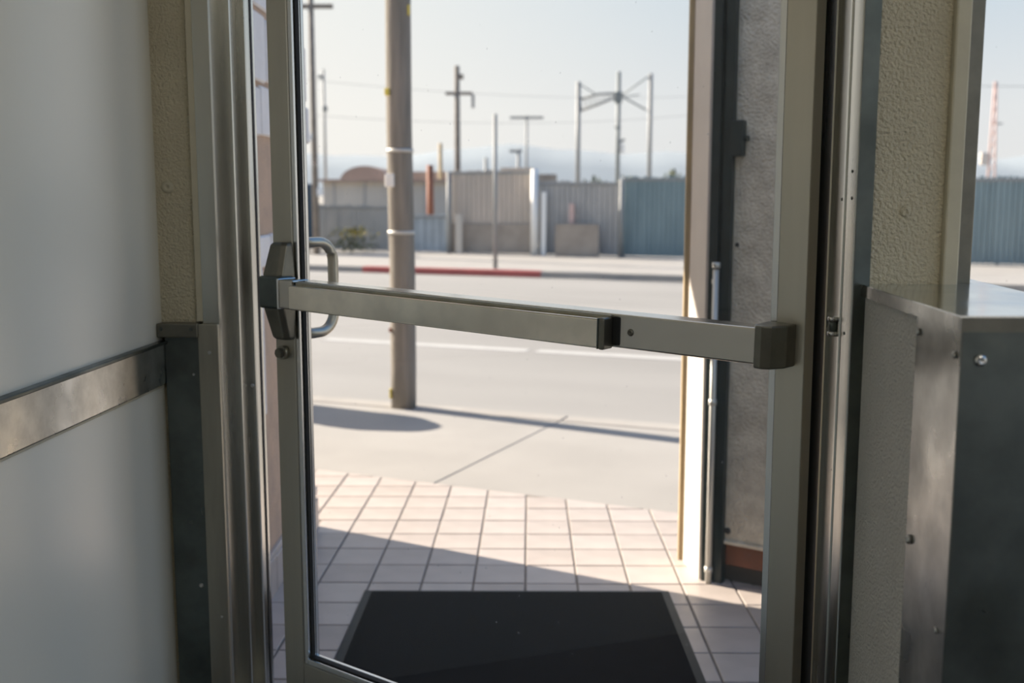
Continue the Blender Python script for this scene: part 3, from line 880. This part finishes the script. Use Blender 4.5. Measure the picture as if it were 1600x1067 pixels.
shrub('dark shrub above the grey panel fence', 930, 276, 33, 0.7, 700)

# flowering bush
BU = empty('flowering_bush', st(s_of(552, 380, 24.2), 24.2, -0.24))
tag(BU, 'small bush with yellow flowers before the grey fence', 'bush')
bm = bmesh.new(); bf = bmesh.new()
for k in range(420):
    a, r, z = random.uniform(0, 6.28), abs(random.uniform(0, 0.42)), random.uniform(0.03, 0.62)
    c = Vector((r * math.cos(a) * 1.5, r * math.sin(a), z))
    d = Vector((random.uniform(-1, 1), random.uniform(-1, 1), random.uniform(-0.2, 1))).normalized() * 0.10
    w = d.cross(Vector((0.3, 0.5, 0.8))).normalized() * 0.03
    t_ = bf if (k % 3 == 0 and z > 0.38) else bm
    vs_ = [t_.verts.new(c), t_.verts.new(c + d * .5 + w), t_.verts.new(c + d), t_.verts.new(c + d * .5 - w)]
    t_.faces.new(vs_)
fo = fin('foliage', bm, M['leaf'], BU); fo['kind'] = 'stuff'
ff = fin('flowers', bf, M['flower'], BU); ff['kind'] = 'stuff'

# dark covered thing next to the door edge on the far sidewalk
DB = empty('covered_cart', st(s_of(484, 390, 24.0), 24.0, -0.24), SA)
tag(DB, 'dark blue covered cart at far left beside the fence', 'cart')
bm = bmesh.new()
b_box(bm, -0.55, 0.16, -0.3, 0.3, 0.12, 1.75, 0.10, 3)
fin('cover', bm, M['blue_dark'], DB)
for x in (-0.4, 0.05):
    tube('wheel', [(x, -0.32, 0.10), (x, -0.26, 0.10)], 0.10, M['black'], DB, 12)

# far poles
def pole(label, px, ytop, Y, w, m=M['pole_far'], arms=(), name='power_pole', group=None, extra=()):
    p = at(px, ytop, Y)
    E_ = empty(name, (p.x, Y, -0.46))
    tag(E_, label, 'power pole', group)
    tube('shaft', [(0, 0, 0), (0, 0, p.z + 0.46)], [w, w * 0.75], m, E_, 8)
    for (a0, a1, yy, th) in arms:
        q0, q1 = at(a0, yy, Y), at(a1, yy, Y)
        box('crossarm', q0.x - p.x, q1.x - p.x, -th, th, q0.z + 0.46 - th, q0.z + 0.46 + th, m, E_)
    for (ex, ey, ew, eh, mm) in extra:
        q = at(ex, ey, Y)
        box('fitting', q.x - p.x - ew, q.x - p.x + ew, -ew, ew, q.z + 0.46 - eh, q.z + 0.46 + eh, mm, E_, min(ew, eh) * 0.3)
    return E_
pole('tall power pole with crossarm beside the door edge', 484, -60, 27, 0.085, arms=((470, 520, 10, 0.05),), extra=((487, 214, 0.06, 0.09, M['white']), (499, 300, 0.06, 0.10, M['white'])))
pole('thin distant power pole right of the tallest left pole', 505, 108, 48, 0.07, M['steel_far'], extra=((508, 170, 0.09, 0.12, M['steel_dark']), (501, 120, 0.12, 0.06, M['steel_far'])))
pole('power pole with short crossarms right of the utility pole', 714, 103, 36, 0.115, M['pole_far'], arms=((696, 738, 146, 0.05), (714, 724, 120, 0.08)), extra=((739, 158, 0.05, 0.22, M['steel_far']),))
pole('pale T-shaped distant pole between the thin sign post and gantry', 823, 180, 90, 0.12, M['steel_far'], arms=((797, 849, 184, 0.10),))
pole('short dim distant pole left of the T-shaped pole', 810, 233, 80, 0.16, M['steel_far'], arms=((796, 816, 236, 0.10),))
pole('yellowish stub pole behind the orange-red post', 688, 224, 42, 0.10, M['tan_wood'])
pole('small far stub pole left of the short dim pole', 759, 246, 60, 0.12, M['steel_far'])

# railway gantry
GA = empty('rail_gantry', (at(967, 300, 62).x, 62, -0.46))
tag(GA, 'steel railway gantry of three masts with a lattice beam', 'gantry')
gx = GA.location.x
def gp_(px, py):
    q = at(px, py, 62); return Vector((q.x - gx, 0, q.z + 0.46))
for px, yt, w, m in ((904, 128, 0.13, M['steel_far']), (967, 112, 0.12, M['steel_dark']), (1017, 115, 0.12, M['steel_far'])):
    q = gp_(px, yt)
    tube('mast', [(q.x, 0, 0), (q.x, 0, q.z)], [w * 1.1, w], m, GA, 8)
tube('beam_chord', [gp_(904, 156), gp_(935, 147), gp_(967, 146)], 0.07, M['steel_far'], GA, 6)
tube('beam_chord', [gp_(904, 174), gp_(935, 163), gp_(967, 150)], 0.07, M['steel_far'], GA, 6)
for k in range(8):
    x = 906 + k * 7.2
    f0 = (x - 904) / 63
    tube('lattice_bar', [gp_(x, 156 - 9 * f0), gp_(x + 4, 172 - 20 * f0)], 0.035, M['steel_far'], GA, 5)
for a, b, r in (((907, 132), (930, 147), 0.035), ((967, 152), (1017, 117), 0.04), ((967, 148), (1010, 172), 0.05), ((967, 152), (1000, 148), 0.03), ((960, 198), (970, 200), 0.06), ((968, 222), (976, 218), 0.08)):
    tube('stay_rod', [gp_(*a), gp_(*b)], r, M['steel_dark'], GA, 5)
for px, py, w, h in ((966, 152, 0.22, 0.30), (972, 232, 0.12, 0.26)):
    q = gp_(px, py)
    box('insulator', q.x - w, q.x + w, -0.15, 0.15, q.z - h, q.z + h, M['steel_dark'] if py < 200 else M['white'], GA, 0.05)

# radio tower in the right window
RT = empty('lattice_tower', (at(1545, 300, 70).x, 70, -0.46))
tag(RT, 'faded red lattice tower seen through the right window', 'tower')
tx = RT.location.x
zt2 = at(1545, 128, 70).z + 0.46
for sx, sy in ((-1, -1), (1, -1), (0, 1)):
    tube('leg', [(sx * 0.30, sy * 0.3, 0), (sx * 0.06, sy * 0.06, zt2)], 0.06, M['pink'], RT, 6)
for k in range(12):
    z = k * zt2 / 12; w = 0.30 - 0.24 * k / 12; w2 = 0.30 - 0.24 * (k + 1) / 12
    tube('brace', [(-w, -w, z), (w2, -w2, z + zt2 / 12)], 0.035, M['pink'], RT, 5)
lz = at(1534, 248, 70).z + 0.46
box('lamp_box', -0.75, -0.25, -0.3, 0.0, lz - 0.4, lz + 0.4, M['cream_wall'], RT, 0.08)
box('side_arm', 0.0, 0.6, -0.05, 0.05, at(1545, 192, 70).z + 0.36, at(1545, 192, 70).z + 0.46, M['steel_far'], RT)

# overhead wires
def wire(label, a, b, Ya, Yb, sag, r):
    p, q = at(*a, Ya), at(*b, Yb)
    pts = []
    for k in range(17):
        f = k / 16
        v = p.lerp(q, f); v.z -= sag * 4 * f * (1 - f)
        pts.append(v)
    o = tube('overhead_wire', [v - pts[0] for v in pts], r, M['steel_far'], None, 5)
    o.location = pts[0]
    tag(o, label, 'wire', 'overhead wires')
wire('overhead wire crossing behind the utility pole near its top', (440, 120), (1100, 150), 48, 62, 0.4, 0.008)
wire('overhead wire running to the gantry at mid height', (440, 176), (1100, 178), 50, 64, 0.5, 0.009)
wire('overhead wire passing the lattice tower', (1380, 130), (1720, 134), 68, 68, 0.1, 0.018)

# hills
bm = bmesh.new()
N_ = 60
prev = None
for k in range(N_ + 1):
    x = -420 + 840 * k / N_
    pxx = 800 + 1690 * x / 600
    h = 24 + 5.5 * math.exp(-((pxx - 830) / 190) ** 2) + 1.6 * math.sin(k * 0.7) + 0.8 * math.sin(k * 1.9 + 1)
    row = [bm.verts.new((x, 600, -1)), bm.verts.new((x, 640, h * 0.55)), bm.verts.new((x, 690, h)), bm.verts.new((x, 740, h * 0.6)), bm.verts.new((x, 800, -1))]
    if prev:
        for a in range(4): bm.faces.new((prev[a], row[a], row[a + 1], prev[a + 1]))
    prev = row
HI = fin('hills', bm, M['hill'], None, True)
tag(HI, 'long low hills on the horizon, haze put into their colour', 'hills', kind=S_)
